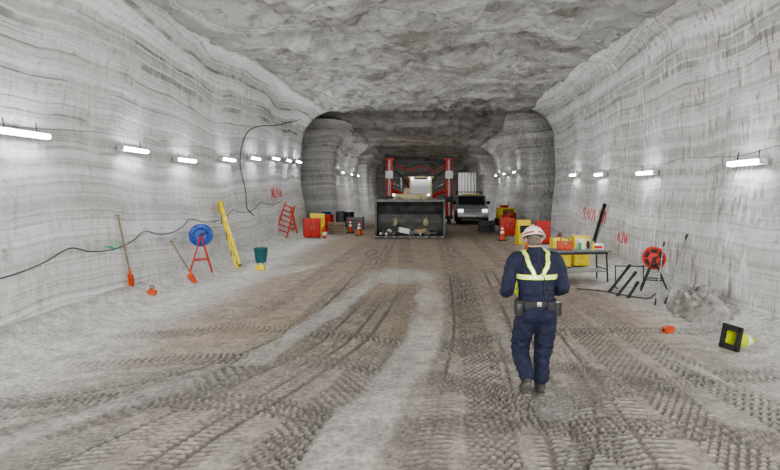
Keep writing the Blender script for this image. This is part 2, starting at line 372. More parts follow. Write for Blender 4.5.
# ------------------------------------------------ lights
def tube_light(side,y,z,power=58,L_=1.15):
    x=wallx(side,y,z)-side*.10
    mb=MB(); mb.box((0,0,.0),(.07,L_,.11),hous,bev=.01); mb.cyl((-side*.06,-L_/2+.03,-.0),(-side*.06,L_/2-.03,-.0),.036,tubeE)
    for e in(-1,1): mb.box((-side*.05,e*(L_/2-.02),0),(.09,.04,.09),hous,bev=.008); mb.cyl((side*.0,e*.35,.05),(side*.02,e*.35,.2),.008,dst)
    ang=math.atan2(wallx(side,y+.5,z)-wallx(side,y-.5,z),1.0)
    o=mb.done('tube_light',(x,y,z),-ang)
    ld=bpy.data.lights.new('tube_glow','AREA'); ld.shape='RECTANGLE'; ld.size=.08; ld.size_y=L_; ld.energy=power; ld.color=(.96,.98,1.)
    lo=bpy.data.objects.new('tube_glow',ld); bpy.context.collection.objects.link(lo); lo.parent=o
    lo.location=(-side*.12,0,0); lo.rotation_euler=(0,math.radians(90)*side,0)
for y,z in [(-10,3),(-6,3),(-2,3),(2.,3.05),(5.,3.05),(8.5,3.06),(11.9,3.05),(14.5,2.97),(17.5,3.15),(20.4,3.35),(23.2,3.5),(25.6,3.55),(27.8,3.6)]: tube_light(-1,y,z)
for y,z in [(-10,2.7),(-6,2.7),(-2,2.7),(2.,2.65),(5.5,2.65),(9.45,2.66),(14.1,2.63),(18.2,2.7),(22.5,2.8)]: tube_light(1,y,z)
def area(name,loc,target,sx,sy,e,col=(1,1,1)):
    ld=bpy.data.lights.new(name,'AREA'); ld.shape='RECTANGLE'; ld.size=sx; ld.size_y=sy; ld.energy=e; ld.color=col
    o=bpy.data.objects.new(name,ld); bpy.context.collection.objects.link(o); o.location=loc
    o.rotation_euler=(Vector(target)-Vector(loc)).to_track_quat('-Z','Y').to_euler(); return o
area('rear_fill_light',(0,-7,4.2),(0,12,2.5),6,2.2,1400,(1,.985,.96))  # added soft fill behind the camera, no actual fixture there
area('ceiling_fill_light',(0,-3,1.2),(0,6,8),6,3,380,(1,.985,.96))  # added unseen fill, aimed upward to brighten the near ceiling
for x,y,z,e in ((0,42,5.3,260),(-.5,32,6.2,70),(3.5,54,4.5,160),(-3.5,54,5,130),(0,63,4.8,160)):
    area('bay_fill_light',(x,y,z),(x,y+1.5,0),1.2,.3,e)  # added fill lights without fixtures, brighten the far bays
for xx,yy,sd in ((6.38,37.5,1),(6.38,42.,1),(6.38,46.5,1),(-5.4,38.5,-1),(-5.35,43,-1),(-5.3,47,-1)):
    mb=MB(); mb.box((0,0,0),(.07,1.1,.1),hous,bev=.01); mb.cyl((-.06*sd,-.5,0),(-.06*sd,.5,0),.04,tubeE); mb.box((-.05*sd,.54,0),(.09,.04,.09),hous); mb.box((-.05*sd,-.54,0),(.09,.04,.09),hous); mb.done('tube_light',(xx+(.0 if sd>0 else .02),yy,3.4))
# ------------------------------------------------ objects
def drum(name,x,y,m,r=.29,hh=.88):
    mb=MB(); mb.cyl((0,0,0),(0,0,hh),r,m,seg=28)
    for z in (.015,hh*.34,hh*.67,hh-.015): mb.torus((0,0,z),r,.014,m)
    mb.cyl((r*.5,0,hh),(r*.5,0,hh+.02),.04,dst); return mb.done(name,(x,y,fz(x,y)))
def cone(x,y,hh=.7):
    mb=MB(); mb.box((0,0,.02),(.36,.36,.04),blk,bev=.01); mb.cyl((0,0,.04),(0,0,hh),.13,org,.03,24)
    for a,b in ((.45,.6),(.7,.8)):
        ra=.13-.1*a;rb=.13-.1*b; mb.cyl((0,0,hh*a),(0,0,hh*b),ra+.006,wht,rb+.006,24)
    return mb.done('traffic_cone',(x,y,fz(x,y)))
def ladder(name,base,top,w,m,n=7,step=False,axv=(-.45,.9,0)):
    mb=MB(); b=Vector(base);t=Vector(top); d=(t-b); ax=Vector(axv).normalized()
    ax=(ax-d.normalized()*ax.dot(d.normalized())).normalized(); nrm=d.normalized().cross(ax)
    def obox(p0,p1,a,c,m):
        p0=Vector(p0);p1=Vector(p1);dd=(p1-p0); z=dd.normalized(); x=ax.normalized(); x=(x-z*x.dot(z)).normalized() if abs(z.dot(x))<.9 else nrm; y=z.cross(x)
        R=Matrix((x,y,z)).transposed().to_4x4(); bb=bmesh.new(); bmesh.ops.create_cube(bb,size=1)
        for v in bb.verts: v.co=Vector((v.co.x*a,v.co.y*c,v.co.z*dd.length))
        mb.bm(bb,Matrix.Translation((p0+p1)/2)@R,m)
    for s in(-1,1): obox(b+ax*s*w/2,t+ax*s*w/2*.85,.04,.075,m)
    for i in range(1,n+1):
        p=b+d*(i/(n+.6)); obox(p-ax*w/2,p+ax*w/2,.07,.025,stl if step else m)
    if step:
        o2=nrm*.09
        for s in(-1,1): obox(b+o2+ax*s*w/2,t+o2*.3+ax*s*w/2*.8,.025,.03,m)
        for i in (2,4,6): p=b+o2+d*(i/(n+.6)); obox(p-ax*w/2,p+ax*w/2,.03,.02,stl)
        obox(t-ax*w*.5,t+ax*w*.5,.16,.06,m)
    for s in(-1,1): mb.box(b+ax*s*w/2+Vector((0,0,.02)),(.06,.06,.05),blk)
    return mb.done(name)
def shovel(base,top,bm_=org):
    b=Vector(base);t=Vector(top); d=(t-b).normalized(); mb=MB()
    mb.cyl(b+d*.25,t,.02,wood,seg=10); mb.cyl(b+d*.18,b+d*.36,.024,bm_,seg=10)
    x=d.cross(Vector((0,0,1))).normalized(); nrm=d.cross(x)
    V=[];n=7
    for i in range(n):
        a=i/(n-1); wd=.13*math.sqrt(max(1-(1-a)**3,0.05)) if a<.6 else .13
        for j in range(5):
            u=j/2-1; V.append(b+d*(.27*a)+x*wd*u+nrm*(.03*(u*u)))
    Fc=[(i*5+j,i*5+j+1,(i+1)*5+j+1,(i+1)*5+j) for i in range(n-1) for j in range(4)]
    mb.add(V,Fc,bm_); mb.add([v+nrm*.006 for v in V],Fc,bm_)
    mb.cyl(t-x*.06,t+x*.06,.016,wood,seg=8)
    return mb.done('shovel')
def wp(side,y,z,o=.04): return (wallx(side,y,z)-side*o,y,z)
def gp(px,py):
    x,y=P(px,py)
    for _ in range(4): x,y=P(px,py,fz(x,y))
    return (x,y,fz(x,y))
shovel(gp(133,299),wp(-1,10.9,1.7,.08)); 
shovel(gp(197,284),wp(-1,13.1,1.0,.08))
x,y,z=gp(152,297); mb=MB(); mb.box((0,0,.05),(.16,.12,.1),org,bev=.02); mb.cyl((0,0,.1),(0,0,.14),.04,org); mb.torus((0,0,.14),.04,.008,blk,(0,1,0)); mb.done('wheel_chock',(x,y,z))
def reel(px,py,Y,side,m,name,legm,R=.26):
    X_=(px-VX)*Y/F; zc=CH-(py-VY)*Y/F; g=fz(X_,Y); mb=MB(); c=zc-g
    for e in(-.09,.09):
        mb.torus((0,e,c),R,.02,m,(0,1,0)); mb.cyl((0,e-.004,c),(0,e+.004,c),R*.55,m,seg=28)
        for k in range(6):
            a=k*math.pi/3; mb.cyl((0,e,c),(R*math.cos(a),e,c+R*math.sin(a)),.016,m,seg=6)
    for j in range(4): mb.torus((0,-.06+.04*j,c),R*.72,.04,m if side<0 else cab,(0,1,0))
    mb.cyl((0,-.16,c),(0,.16,c),.04,dst)
    for e in(-.15,.15):
        for s in(-1,1): mb.cyl((s*.26,e,0),(0,e,c),.018,legm,seg=8)
        mb.cyl((-.17,e,c*.35),(.17,e,c*.35),.014,legm,seg=8)
    for s in(-1,1): mb.cyl((s*.26,-.15,.02),(s*.26,.15,.02),.018,legm,seg=8)
    mb.cyl((.0,-.16,c),(.13,-.2,c+.08),.012,dst,seg=8)
    return mb.done(name,(X_,Y,g),-.35*side)
reel(201,235,13.9,-1,blu,'cable_reel',red)
reel(654,258,11.6,1,red,'hose_reel',dst,.21)
gb=gp(240,270); ladder('stepladder',gb,(wallx(-1,16.4,1.75)+.2,16.4,1.72),.42,yel,7,True)
gb=gp(281,243); ladder('extension_ladder',gb,(wallx(-1,gb[1]+.5,1.6)+.42,gb[1]+.7,1.6),.5,red,6,False,(.8,.6,0))
gb=gp(293,239); ladder('extension_ladder',gb,(gb[0]-.35,gb[1]+.5,1.35),.4,org,5,False,(.8,.6,0))
x,y,z=gp(261,262); mb=MB(); mb.rings([(0,0,0,.14,.14),(.4,0,0,.19,.19),(.42,0,0,.2,.2),(.42,0,0,.175,.175),(.1,0,0,.13,.13)],teal,pw=4); mb.torus((0,0,.42),.2,.012,teal); mb.done('waste_bin',(x,y,z))
x,y,z=gp(243,272); mb=MB(); mb.box((0,0,.07),(.25,.14,.14),yel,bev=.02); mb.tube([(-.08,0,.14),(-.06,0,.2),(.06,0,.2),(.08,0,.14)],.01,blk,6); mb.done('battery_box',(x+.35,y+.4,fz(x+.35,y+.4)))
def cabinet(name,x,y,w,d,hh,m,m2=None,rz=0):
    mb=MB(); mb.box((0,0,hh/2+.04),(w,d,hh),m,bev=.015)
    for s in(-1,1): mb.box((s*w*.245,-d/2-.008,hh/2+.04),(w*.46,.016,hh*.9),m2 or m,bev=.005); mb.box((s*.04,-d/2-.03,hh/2+.06),(.015,.03,hh*.18),stl,bev=.004)
    for a in(-1,1):
        for b_ in(-1,1): mb.box((a*(w/2-.04),b_*(d/2-.04),.03),(.05,.05,.06),dst)
    for k in range(3): mb.box((w*.25,-d/2-.018,hh*.8-k*.03),(w*.25,.006,.01),dst)
    return mb.done(name,(x,y,fz(x,y)),rz)
cabinet('fire_cabinet',-4.95,25.6,.75,.45,.85,red,None,.3); cabinet('flammables_cabinet',-5.0,27.3,.7,.5,1.0,yel,None,.2)
cabinet('flammables_cabinet',4.0,16.0,.5,.45,.8,yel); cabinet('flammables_cabinet',4.62,16.2,.45,.45,.85,yel)
cabinet('fire_cabinet',5.0,22.8,.6,.4,.9,red,None,-.3); cabinet('fire_cabinet',4.2,27.0,.7,.4,.8,org,red,0)
def extinguisher(x,y):
    mb=MB(); mb.cyl((0,0,.0),(0,0,.42),.08,red,seg=20); mb.sph((0,0,.42),(.08,.08,.06),red); mb.cyl((0,0,.45),(0,0,.53),.025,dst); mb.box((.03,0,.55),(.13,.025,.02),dst,bev=.005); mb.tube([(0,0,.5),(-.1,0,.45),(-.1,0,.2)],.012,blk,6); mb.cyl((0,0,.15),(0,0,.3),.082,wht,seg=20); mb.done('fire_extinguisher',(x,y,fz(x,y)))
extinguisher(-4.3,25.2); extinguisher(5.2,20.8)
for x,y,m in ((-5.6,33.5,blu),(-4.9,34.6,gryp),(-4.2,33.2,dst),(-6.2,32.5,wht),(-4.9,29.9,red),(4.6,29.5,red),(5.3,32.6,org)): drum('steel_drum',x,y,m)
cone(-2.95,27.2); cone(-3.6,29.0); cone(3.6,24.5)
def crate(x,y,w,d,hh,m,rz=0,name='storage_crate'):
    mb=MB()
    for s in(-1,1):
        for k in range(4): mb.box((0,s*d/2,hh*(.14+.24*k)),(w,.02,hh*.19),m,bev=.004); mb.box((s*w/2,0,hh*(.14+.24*k)),(.02,d,hh*.19),m,bev=.004)
        for t in(-1,1): mb.box((s*w/2*.96,t*d/2*.96,hh/2),(.05,.05,hh),m)
    mb.box((0,0,.03),(w,d,.03),m); mb.box((0,0,hh*.75),(w*.9,d*.9,.04),dst); return mb.done(name,(x,y,fz(x,y)),rz)
crate(-4.2,28.2,.8,.6,.6,wood,.2); crate(-3.6,31.2,.9,.7,.7,gryp); crate(3.5,29.5,.8,.6,.6,dst)
# --- table
ty=13.6; tx=3.85; tz=fz(tx,ty)
mb=MB(); mb.box((0,0,.74),(1.35,.7,.04),gryp,bev=.008)
for s in(-1,1):
    for t in(-1,1): mb.cyl((s*.6,t*.3,0),(s*.58,t*.28,.72),.02,dst)
    mb.cyl((s*.59,-.29,.3),(s*.59,.29,.3),.014,dst); 
mb.box((0,0,.69),(1.22,.6,.05),dst); mb.box((0,0,.25),(1.15,.55,.02),gryp)
mb.done('work_table',(tx,ty,tz),.12)
def onT(dx,dy): c,s=math.cos(.12),math.sin(.12); return (tx+dx*c-dy*s,ty+dx*s+dy*c,tz+.76)
mb=MB(); mb.rings([(0,0,0,.1,.1),(.22,0,0,.12,.12),(.225,0,0,.128,.128),(.235,0,0,.128,.128)],wht,24,2); mb.tube([(-.12,0,.2),(-.1,0,.3),(0,0,.33),(.1,0,.3),(.12,0,.2)],.006,stl,6); mb.done('plastic_bucket',onT(.1,.1))
mb=MB(); mb.box((0,0,.09),(.36,.18,.18),org,bev=.02); mb.box((0,0,.19),(.38,.2,.03),org,bev=.01); mb.tube([(-.1,0,.2),(-.08,0,.27),(.08,0,.27),(.1,0,.2)],.012,dst,8); mb.box((0,-.1,.15),(.05,.02,.06),stl); mb.done('toolbox',onT(-.35,0))
mb=MB(); mb.box((0,0,.06),(.26,.2,.12),wht,bev=.01); mb.box((0,-.101,.06),(.2,.004,.06),red); mb.box((0,0,.125),(.27,.21,.012),wht,bev=.004); mb.done('first_aid_box',onT(.45,-.05))
for dx,dy,m in ((.28,-.2,yel),(-.05,-.2,grn),(.33,.2,dst)):
    mb=MB(); mb.cyl((0,0,0),(0,0,.16),.035,m,seg=16); mb.cyl((0,0,.16),(0,0,.19),.03,m,.012,16); mb.cyl((0,0,.19),(0,0,.22),.012,wht,seg=10); mb.done('spray_can',onT(dx,dy))
mb=MB(); mb.box((0,0,.1),(.4,.3,.2),org,bev=.04); mb.tube([(-.12,0,.2),(-.1,0,.3),(.1,0,.3),(.12,0,.2)],.014,blk,8); mb.box((0,-.15,.1),(.25,.02,.1),blk,bev=.01); mb.done('tool_bag',(3.2,14.6,fz(3.2,14.6)))
mb=MB()
for s in(-1,1): mb.box((0,s*.14,.5),(.55,.02,1.0),yel,rot=(s*.14,0,0),bev=.005)
mb.box((0,-.175,.62),(.4,.006,.3),blk,rot=(-.14,0,0)); mb.box((0,-.16,.3),(.4,.006,.12),red,rot=(-.14,0,0)); mb.box((0,0,.99),(.55,.05,.03),dst)
mb.done('safety_sign',(4.15,22.5,fz(4.15,22.5)),.2)
cone(3.9,20.2)
def bar(b,t,r,m,name): 
    mb=MB(); b=Vector(b);t=Vector(t); d=(t-b).normalized(); mb.cyl(b,t,r,m,seg=10); mb.cyl(b,b+d*.14,r*1.3,dst,r,10); mb.cyl(t-d*.12,t,r*1.2,dst,seg=10); mb.done(name)
for (px,py),(qx,qy) in (((609,292),(630,265)),((617,296),(636,272)),((628,298),(638,282))):
    g_=gp(px,py); yy=g_[1]+.25; X_=(qx-VX)*yy/F; Z_=CH-(qy-VY)*yy/F; bar(g_,(X_,yy,Z_),.028,dst,'pry_bar')
bar(gp(665,304),wp(1,11.3,1.3,.10),.017,stl,'scaling_bar'); bar(gp(592,247),wp(1,17.3,1.75,.14),.05,dst,'scaling_bar')
bar(gp(655,305),(4.95,11.35,1.15),.014,stl,'scaling_bar')
x,y,z=gp(668,332); mb=MB(); mb.box((0,0,.05),(.17,.1,.1),org,bev=.012); mb.box((0,0,.105),(.1,.05,.01),red,bev=.003); mb.cyl((-.07,-.0,.05),(-.1,0,.05),.02,blk); mb.done('wheel_chock',(x,y,z),.4)
mb=MB()
for xx in(-.3,.3): mb.cyl((xx,0,0),(xx,0,.5),.012,dst)
mb.cyl((-.32,0,.48),(.32,0,.48),.012,dst)
for xx in(-.3,.3): mb.cyl((xx,-.15,.01),(xx,.2,.01),.014,dst)
g_=gp(632,289); mb.done('bar_rack',(g_[0],g_[1]+.15,fz(g_[0],g_[1]+.15)),-.1)
# --- traffic cone lying on side
x,y,z=gp(731,349)
mb=MB()
for s in(-1,1): mb.box((s*.13,0,0),(.07,.04,.34),blk,bev=.01); mb.box((0,0,s*.13),(.32,.04,.08),blk,bev=.01)
V=[];Fc=[];n=28
for i,(yy,rr) in enumerate(((0,.115),(.03,.13),(.52,.034),(.52,.02),(.03,.105),(0,.105))):
    for j in range(n): a=2*math.pi*j/n; V.append((rr*math.cos(a),yy,rr*math.sin(a)))
for i in range(5):
    for j in range(n): Fc.append((i*n+j,i*n+(j+1)%n,(i+1)*n+(j+1)%n,(i+1)*n+j))
cy=mat('cone_yellow',(.50,.58,.03),.5,var=.1); mb.add(V,Fc,cy)
mb.cyl((0,.22,0),(0,.30,0),.097,wht,.081,28)
mb.done('traffic_cone',(x,y,z+.155),rot=(-.24,0,-1.3))
def rubble(x,y,rx,ry,hh,name='salt_rubble_pile'):
    m=mat('broken_rock',(.26,.25,.23),.9,var=.55,scale=5,bump=.6); mb=MB(); n=44; V=[];Fc=[]
    g=np.linspace(-1,1,n); A,B=np.meshgrid(g,g); r=np.sqrt(A*A+B*B)
    Z=hh*np.clip(1-r**1.6,0,1)*(.6+.8*fbm(A*3+x,B*3+y,1.,3))+.06*(fbm(A*9,B*9,2.,2)-.5)*(r<1)-.06*(r>=.98)
    for i in range(n):
        for j in range(n):
            X_=x+A[i,j]*rx;Y_=y+B[i,j]*ry; V.append((X_-x,Y_-y,Z[i,j]+fz(X_,Y_)-fz(x,y)))
    Fc=[(i*n+j,i*n+j+1,(i+1)*n+j+1,(i+1)*n+j) for i in range(n-1) for j in range(n-1)]; mb.add(V,Fc,m)
    for k in range(40):
        a=random.uniform(0,6.28); q=random.uniform(.2,1.15); s=random.uniform(.025,.08); px_=math.cos(a)*q*rx; py_=math.sin(a)*q*ry
        zz=hh*max(1-q**1.6,0)+fz(x+px_,y+py_)-fz(x,y); b=bmesh.new(); bmesh.ops.create_icosphere(b,subdivisions=1,radius=s)
        for v in b.verts: v.co*=random.uniform(.7,1.25)
        mb.bm(b,Matrix.Translation((px_,py_,zz+s*.3)),m)
    mb.done(name,(x,y,fz(x,y)))
rubble(4.8,9.7,.36,.95,.42)
def cable(name,pts,r=.018,m=None): mb=MB(); mb.tube(pts,r,m or cab,8,8); return mb.done(name)
gcab=mat('gray_wire',(.20,.20,.20),.6); dcab=mat('dusty_cable',(.07,.07,.07),.8)
pts=[];anch=[(6.0,1.10),(9.4,1.22),(12.0,1.32),(14.5,1.45),(18.0,1.55),(21,1.75),(25,1.9)]
for (a,za),(b_,zb) in zip(anch[:-1],anch[1:]):
    for t in np.linspace(0,1,6)[:-1]:
        yy=a+(b_-a)*t; zz=za+(zb-za)*t-.20*4*t*(1-t); pts.append(wp(-1,yy,zz,.03))
cable('power_cable',pts,.010,dcab)
cable('power_cable',[wp(-1,27.,5.6,.06),wp(-1,24,5.0,.05),wp(-1,20.5,4.5,.05),wp(-1,19.4,4.0,.05),wp(-1,19.0,3.1,.05),wp(-1,19.3,2.2,.05),wp(-1,19.2,1.6,.05),wp(-1,19.9,1.3,.05)],.016,dcab)
cable('power_cable',[wp(1,yy,2.85+.05*math.sin(yy*1.7),.03) for yy in np.arange(5,27,1.2)],.006,gcab)
cable('power_cable',[wp(-1,yy,3.2+.02*(yy-8)+.05*math.sin(yy*1.3),.03) for yy in np.arange(5,28,1.2)],.006,gcab)
cable('water_hose',[(3.45,12.3,fz(3.45,12.3)+.03),(3.9,12.0,fz(3.9,12)+.03),(4.2,11.5,fz(4.2,11.5)+.03),(4.5,11.1,fz(4.5,11.1)+.03),(4.75,11.3,fz(4.75,11.3)+.03)],.012)
def spray(side,y,z,strokes,m,name='spray_paint_mark'):
    mb=MB()
    for s in strokes: mb.tube([wp(side,y+a,z+b_,.012) for a,b_ in s],.018,m,6,3)
    mb.done(name)
spr=mat('pink_spray',(.6,.12,.14),.8,var=.3); spg=mat('green_spray',(.1,.55,.25),.8)
zig=[[(0,0),(.1,.4),(.3,.0),(.5,.45)],[(.7,.4),(.7,0),(1.0,.0)],[(1.2,0),(1.4,.4),(1.6,0)],[(1.9,.4),(2.0,0),(2.3,.35),(2.5,0)],[(2.8,0),(2.9,.4),(3.2,.3),(2.9,.2)]]
spray(1,17.5,1.15,zig,spr); spray(1,15.2,.75,[[(a*.5,b_*.6) for a,b_ in s] for s in zig[:3]],spr)
spray(-1,22.6,1.9,[[(a*.8,b_*.9) for a,b_ in s] for s in zig[:4]],spr); spray(-1,10.7,1.05,[[(0,0),(.12,.1),(.15,.2)],[(0,.05),(-.25,.1)]],spg)
# --- loader
def loader(x,y):
    mb=MB(); w=3.15; T=.05
    prof=[(0,.03),(.35,.03),(.8,.06),(1.1,.25),(1.25,.6),(1.25,1.0),(1.12,1.4),(.85,1.72)]
    inner=[(a-T*.6,b_+T*.7) for a,b_ in prof]; bk=mat('bucket_steel',(.10,.10,.097),.55,.3,var=.5,scale=3)
    for i in range(len(prof)-1):
        mb.prism([prof[i],prof[i+1],inner[i+1],inner[i]],-w/2,w/2,bk)
    side=[(0,.0)]+prof[1:]+[(.35,1.70),(.12,1.1),(.02,.3)]
    for s in(-1,1): mb.prism(side,s*w/2-.03,s*w/2+.03,dst); mb.box((s*w/2,.12,.85),(.1,.1,1.65),bk,rot=(-.10,0,0),bev=.01)
    mb.box((0,.62,1.73),(w+.1,.6,.07),bk,bev=.01); mb.box((0,.3,1.70),(w+.12,.08,.12),gryp,bev=.01)
    mb.box((0,.03,.05),(w+.1,.28,.05),gryp,bev=.01)
    for k in range(9): mb.box((-w/2+.1+k*(w-.2)/8,-.08,.06),(.1,.24,.06),stl,rot=(.05,0,0),bev=.015)
    for k in range(34):
        s=random.uniform(.06,.16); b=bmesh.new(); bmesh.ops.create_icosphere(b,subdivisions=1,radius=s)
        for v in b.verts: v.co*=random.uniform(.7,1.2)
        mb.bm(b,Matrix.Translation((random.uniform(-1.4,1.3),random.uniform(.3,.9),.12+s*.4)),random.choice([wht,gryp,wood,hous,dst]))
    mb.box((-.3,.6,.3),(.5,.3,.25),wht,rot=(0,.2,.3),bev=.03); mb.box((.5,.7,.28),(.6,.35,.2),mat('cardboard',(.35,.25,.15),.8),rot=(.1,-.1,-.2),bev=.01)
    for s in(-1,1):
        mb.tube([(s*.75,1.2,.6),(s*.75,1.9,1.35),(s*.75,3.0,1.75),(s*.75,3.8,1.6)],.15,bei,8,6); mb.cyl((s*.45,1.2,1.2),(s*.45,2.6,1.5),.07,stl); mb.cyl((s*.45,2.3,1.45),(s*.45,3.6,1.75),.11,bei)
        for yy in(2.6,6.6):
            mb.cyl((s*.85,yy,.78),(s*1.4,yy,.78),.78,blk,seg=32); mb.torus((s*1.4,yy,.78),.62,.14,blk,(1,0,0)); mb.cyl((s*1.3,yy,.78),(s*1.48,yy,.78),.36,bei,.3,20)
            for k in range(20):
                a=k*math.pi/10; mb.box((s*1.12,yy+.78*math.cos(a),.78+.78*math.sin(a)),(.5,.09,.07),blk,rot=(a+math.pi/2,0,0))
            mb.box((s*1.12,yy,1.66),(.62,1.5,.05),bei,bev=.02)
    mb.box((0,3.0,1.0),(1.6,2.0,.9),dst,bev=.05); mb.box((0,3.6,1.75),(1.7,.5,.5),bei,bev=.05)
    mb.box((.1,6.2,1.35),(1.9,3.6,1.2),bei,bev=.08); mb.box((.25,6.6,2.1),(1.4,2.6,.4),bei,bev=.08); mb.box((0,8.1,1.2),(2.3,.5,1.1),dst,bev=.08)
    cx=.5; cy=4.6
    for a in(-.55,.55):
        for b_ in(-.55,.6): mb.box((cx+a,cy+b_,2.2),(.08,.08,1.3),bei)
    mb.box((cx,cy,2.88),(1.35,1.4,.1),bei,bev=.03); mb.box((cx,cy,1.5),(1.25,1.3,.7),bei,bev=.04); mb.box((cx,cy-.56,2.35),(1.04,.02,.85),gls); mb.box((cx,cy+.2,1.95),(.5,.5,.6),blk,bev=.06)
    for s in(-1,1): mb.box((cx+s*.56,cy,2.35),(.02,1.1,.85),gls); mb.cyl((cx+s*.45,cy-.75,2.8),(cx+s*.45,cy-.68,2.8),.09,lamp); mb.cyl((s*.9,3.3,1.95),(s*.9,3.38,1.95),.08,lamp)
    mb.cyl((-.6,6.2,2.2),(-.6,6.2,2.9),.06,stl)
    mb.done('front_end_loader',(x,y,fz(x,y)))
loader(-.46,25.7)
def jumbo(x,y):
    mb=MB(); mb.box((0,2.5,1.0),(2.3,4.5,.8),bei,bev=.06); mb.box((0,3.4,1.8),(1.8,2.2,.9),bei,bev=.06)
    for s in(-1,1):
        for yy in(1.2,4.0): mb.cyl((s*.95,yy,.55),(s*1.35,yy,.55),.55,blk,seg=28); mb.cyl((s*1.3,yy,.55),(s*1.4,yy,.55),.28,red,seg=18)
        mb.box((s*1.95,.2,2.35),(.42,.3,3.7),red,bev=.02); mb.box((s*1.95,.03,2.35),(.12,.06,3.6),stl); mb.box((s*1.95,-.05,3.2),(.5,.3,.5),wht,bev=.03); mb.box((s*1.95,-.05,1.6),(.48,.28,.35),dst,bev=.03)
        mb.cyl((s*1.95,.0,.5),(s*1.95,.0,4.3),.03,stl); mb.box((s*1.95,.2,4.22),(.6,.4,.12),red,bev=.02); mb.box((s*1.95,.2,.4),(.5,.4,.2),dst,bev=.02); mb.cyl((s*1.95,.2,0),(s*1.95,.2,.35),.12,dst)
        mb.tube([(s*.6,1.,1.4),(s*1.1,.7,1.9),(s*1.9,.4,2.2)],.13,red,8,6); mb.cyl((s*.5,1.2,1.9),(s*1.7,.5,2.6),.06,stl)
        for q in(-.7,.7): mb.box((s*.7,2.5+q,2.3),(.07,.07,1.2),red)
        mb.cyl((s*.5,.2,1.3),(s*.5,.28,1.3),.1,lamp)
        mb.tube([(s*.4,.9,1.6),(s*.8,.5,2.6),(s*1.5,.3,3.4),(s*1.9,.3,3.3)],.035,blk,6,8)
    mb.box((0,2.5,2.95),(1.7,1.7,.1),red,bev=.03); mb.box((0,.35,4.0),(3.6,.18,.18),dst,bev=.02); mb.box((0,.5,1.7),(1.3,.5,.6),dst,bev=.05)
    mb.tube([(-1.6,.4,3.9),(-.6,.4,3.5),(.2,.4,3.8),(.9,.4,3.4),(1.7,.4,3.9)],.04,red,6,8)
    mb.done('drilling_jumbo',(x,y,fz(x,y)))
jumbo(-.05,36.6)
def truck(x,y):
    mb=MB(); W=1.95
    mb.prism([(0,.45),(0,1.0),(.12,1.12),(1.25,1.2),(1.85,1.78),(2.1,1.84),(3.3,1.84),(3.5,1.75),(3.6,1.2),(5.3,1.2),(5.35,.5)],-W/2,W/2,sil)
    mb.prism([(1.27,1.24),(1.83,1.78),(1.86,1.74),(1.30,1.2)],-W/2+.12,W/2-.12,gls)
    for s in(-1,1):
        mb.prism([(1.5,1.25),(1.95,1.74),(3.3,1.74),(3.4,1.25)],s*W/2-.01*s,s*(W/2+.01),gls)
        for yy in(.95,4.3): mb.cyl((s*.68,yy,.4),(s*1.0,yy,.4),.4,blk,seg=28); mb.cyl((s*.95,yy,.4),(s*1.02,yy,.4),.2,stl,seg=18); mb.torus((s*.99,yy,.42),.44,.05,dst,(1,0,0))
        mb.box((s*.76,-.02,.88),(.34,.08,.2),lamp,bev=.02); mb.box((s*.8,-.05,.58),(.2,.06,.1),lamp,bev=.01); mb.box((s*1.12,1.6,1.35),(.22,.1,.2),blk,bev=.02); mb.cyl((s*.95,1.6,1.3),(s*1.1,1.6,1.33),.02,blk)
        mb.box((s*.85,4.4,1.5),(.06,1.7,.05),dst)
        for yy in(3.7,5.2): mb.box((s*.85,yy,1.6),(.06,.06,.9),dst)
    mb.box((0,-.03,.88),(1.1,.06,.28),dst,bev=.02)
    for k in range(4): mb.box((0,-.07,.78+k*.065),(1.06,.02,.022),stl)
    mb.box((0,-.1,.55),(W+.02,.16,.2),stl,bev=.04); mb.box((0,2.7,1.9),(1.2,.25,.08),yel,bev=.02); mb.box((0,3.7,2.05),(1.8,.06,.06),dst); mb.box((0,5.2,2.05),(1.8,.06,.06),dst); mb.box((0,4.45,1.3),(1.6,1.4,.3),dst,bev=.02)
    mb.box((0,2.6,.38),(1.5,4.6,.2),dst)
    mb.done('pickup_truck',(x,y,fz(x,y)),-.03)
truck(3.35,35.5)
mb=MB(); mb.box((0,0,.75),(.9,1.3,.7),yel,bev=.05); mb.box((0,-.66,.8),(.6,.02,.4),dst)
for k in range(5): mb.box((0,-.68,.66+k*.07),(.55,.02,.02),yel)
for s in(-1,1): 
    for yy in(-.4,.4): mb.cyl((s*.42,yy,.22),(s*.56,yy,.22),.22,blk,seg=22); mb.cyl((s*.5,yy,.22),(s*.57,yy,.22),.1,stl)
mb.box((0,0,.36),(.85,1.4,.08),dst); mb.cyl((.25,.2,1.1),(.25,.2,1.4),.04,stl); mb.box((-.1,0,1.18),(.4,.5,.14),red,bev=.03); mb.cyl((0,-.7,.36),(0,-1.3,.2),.03,dst); mb.done('diesel_generator',(5.3,34.8,fz(5.3,34.8)),.1)
mb=MB(); V=[];n=40
for j in range(12):
    for i in range(n): V.append((i/(n-1)*1.8,.08*math.sin(i*.9)+.03*math.sin(j*1.1+i*.3),4.0*j/11))
mb.add(V,[(j*n+i,j*n+i+1,(j+1)*n+i+1,(j+1)*n+i) for j in range(11) for i in range(n-1)],hous); mb.cyl((-.1,0,4.0),(1.9,0,4.0),.03,dst)
for xx in(-.1,1.9): mb.cyl((xx,0,0),(xx,0,4.05),.04,dst)
mb.done('ventilation_curtain',(3.9,57,fz(3.9,57)+.0))
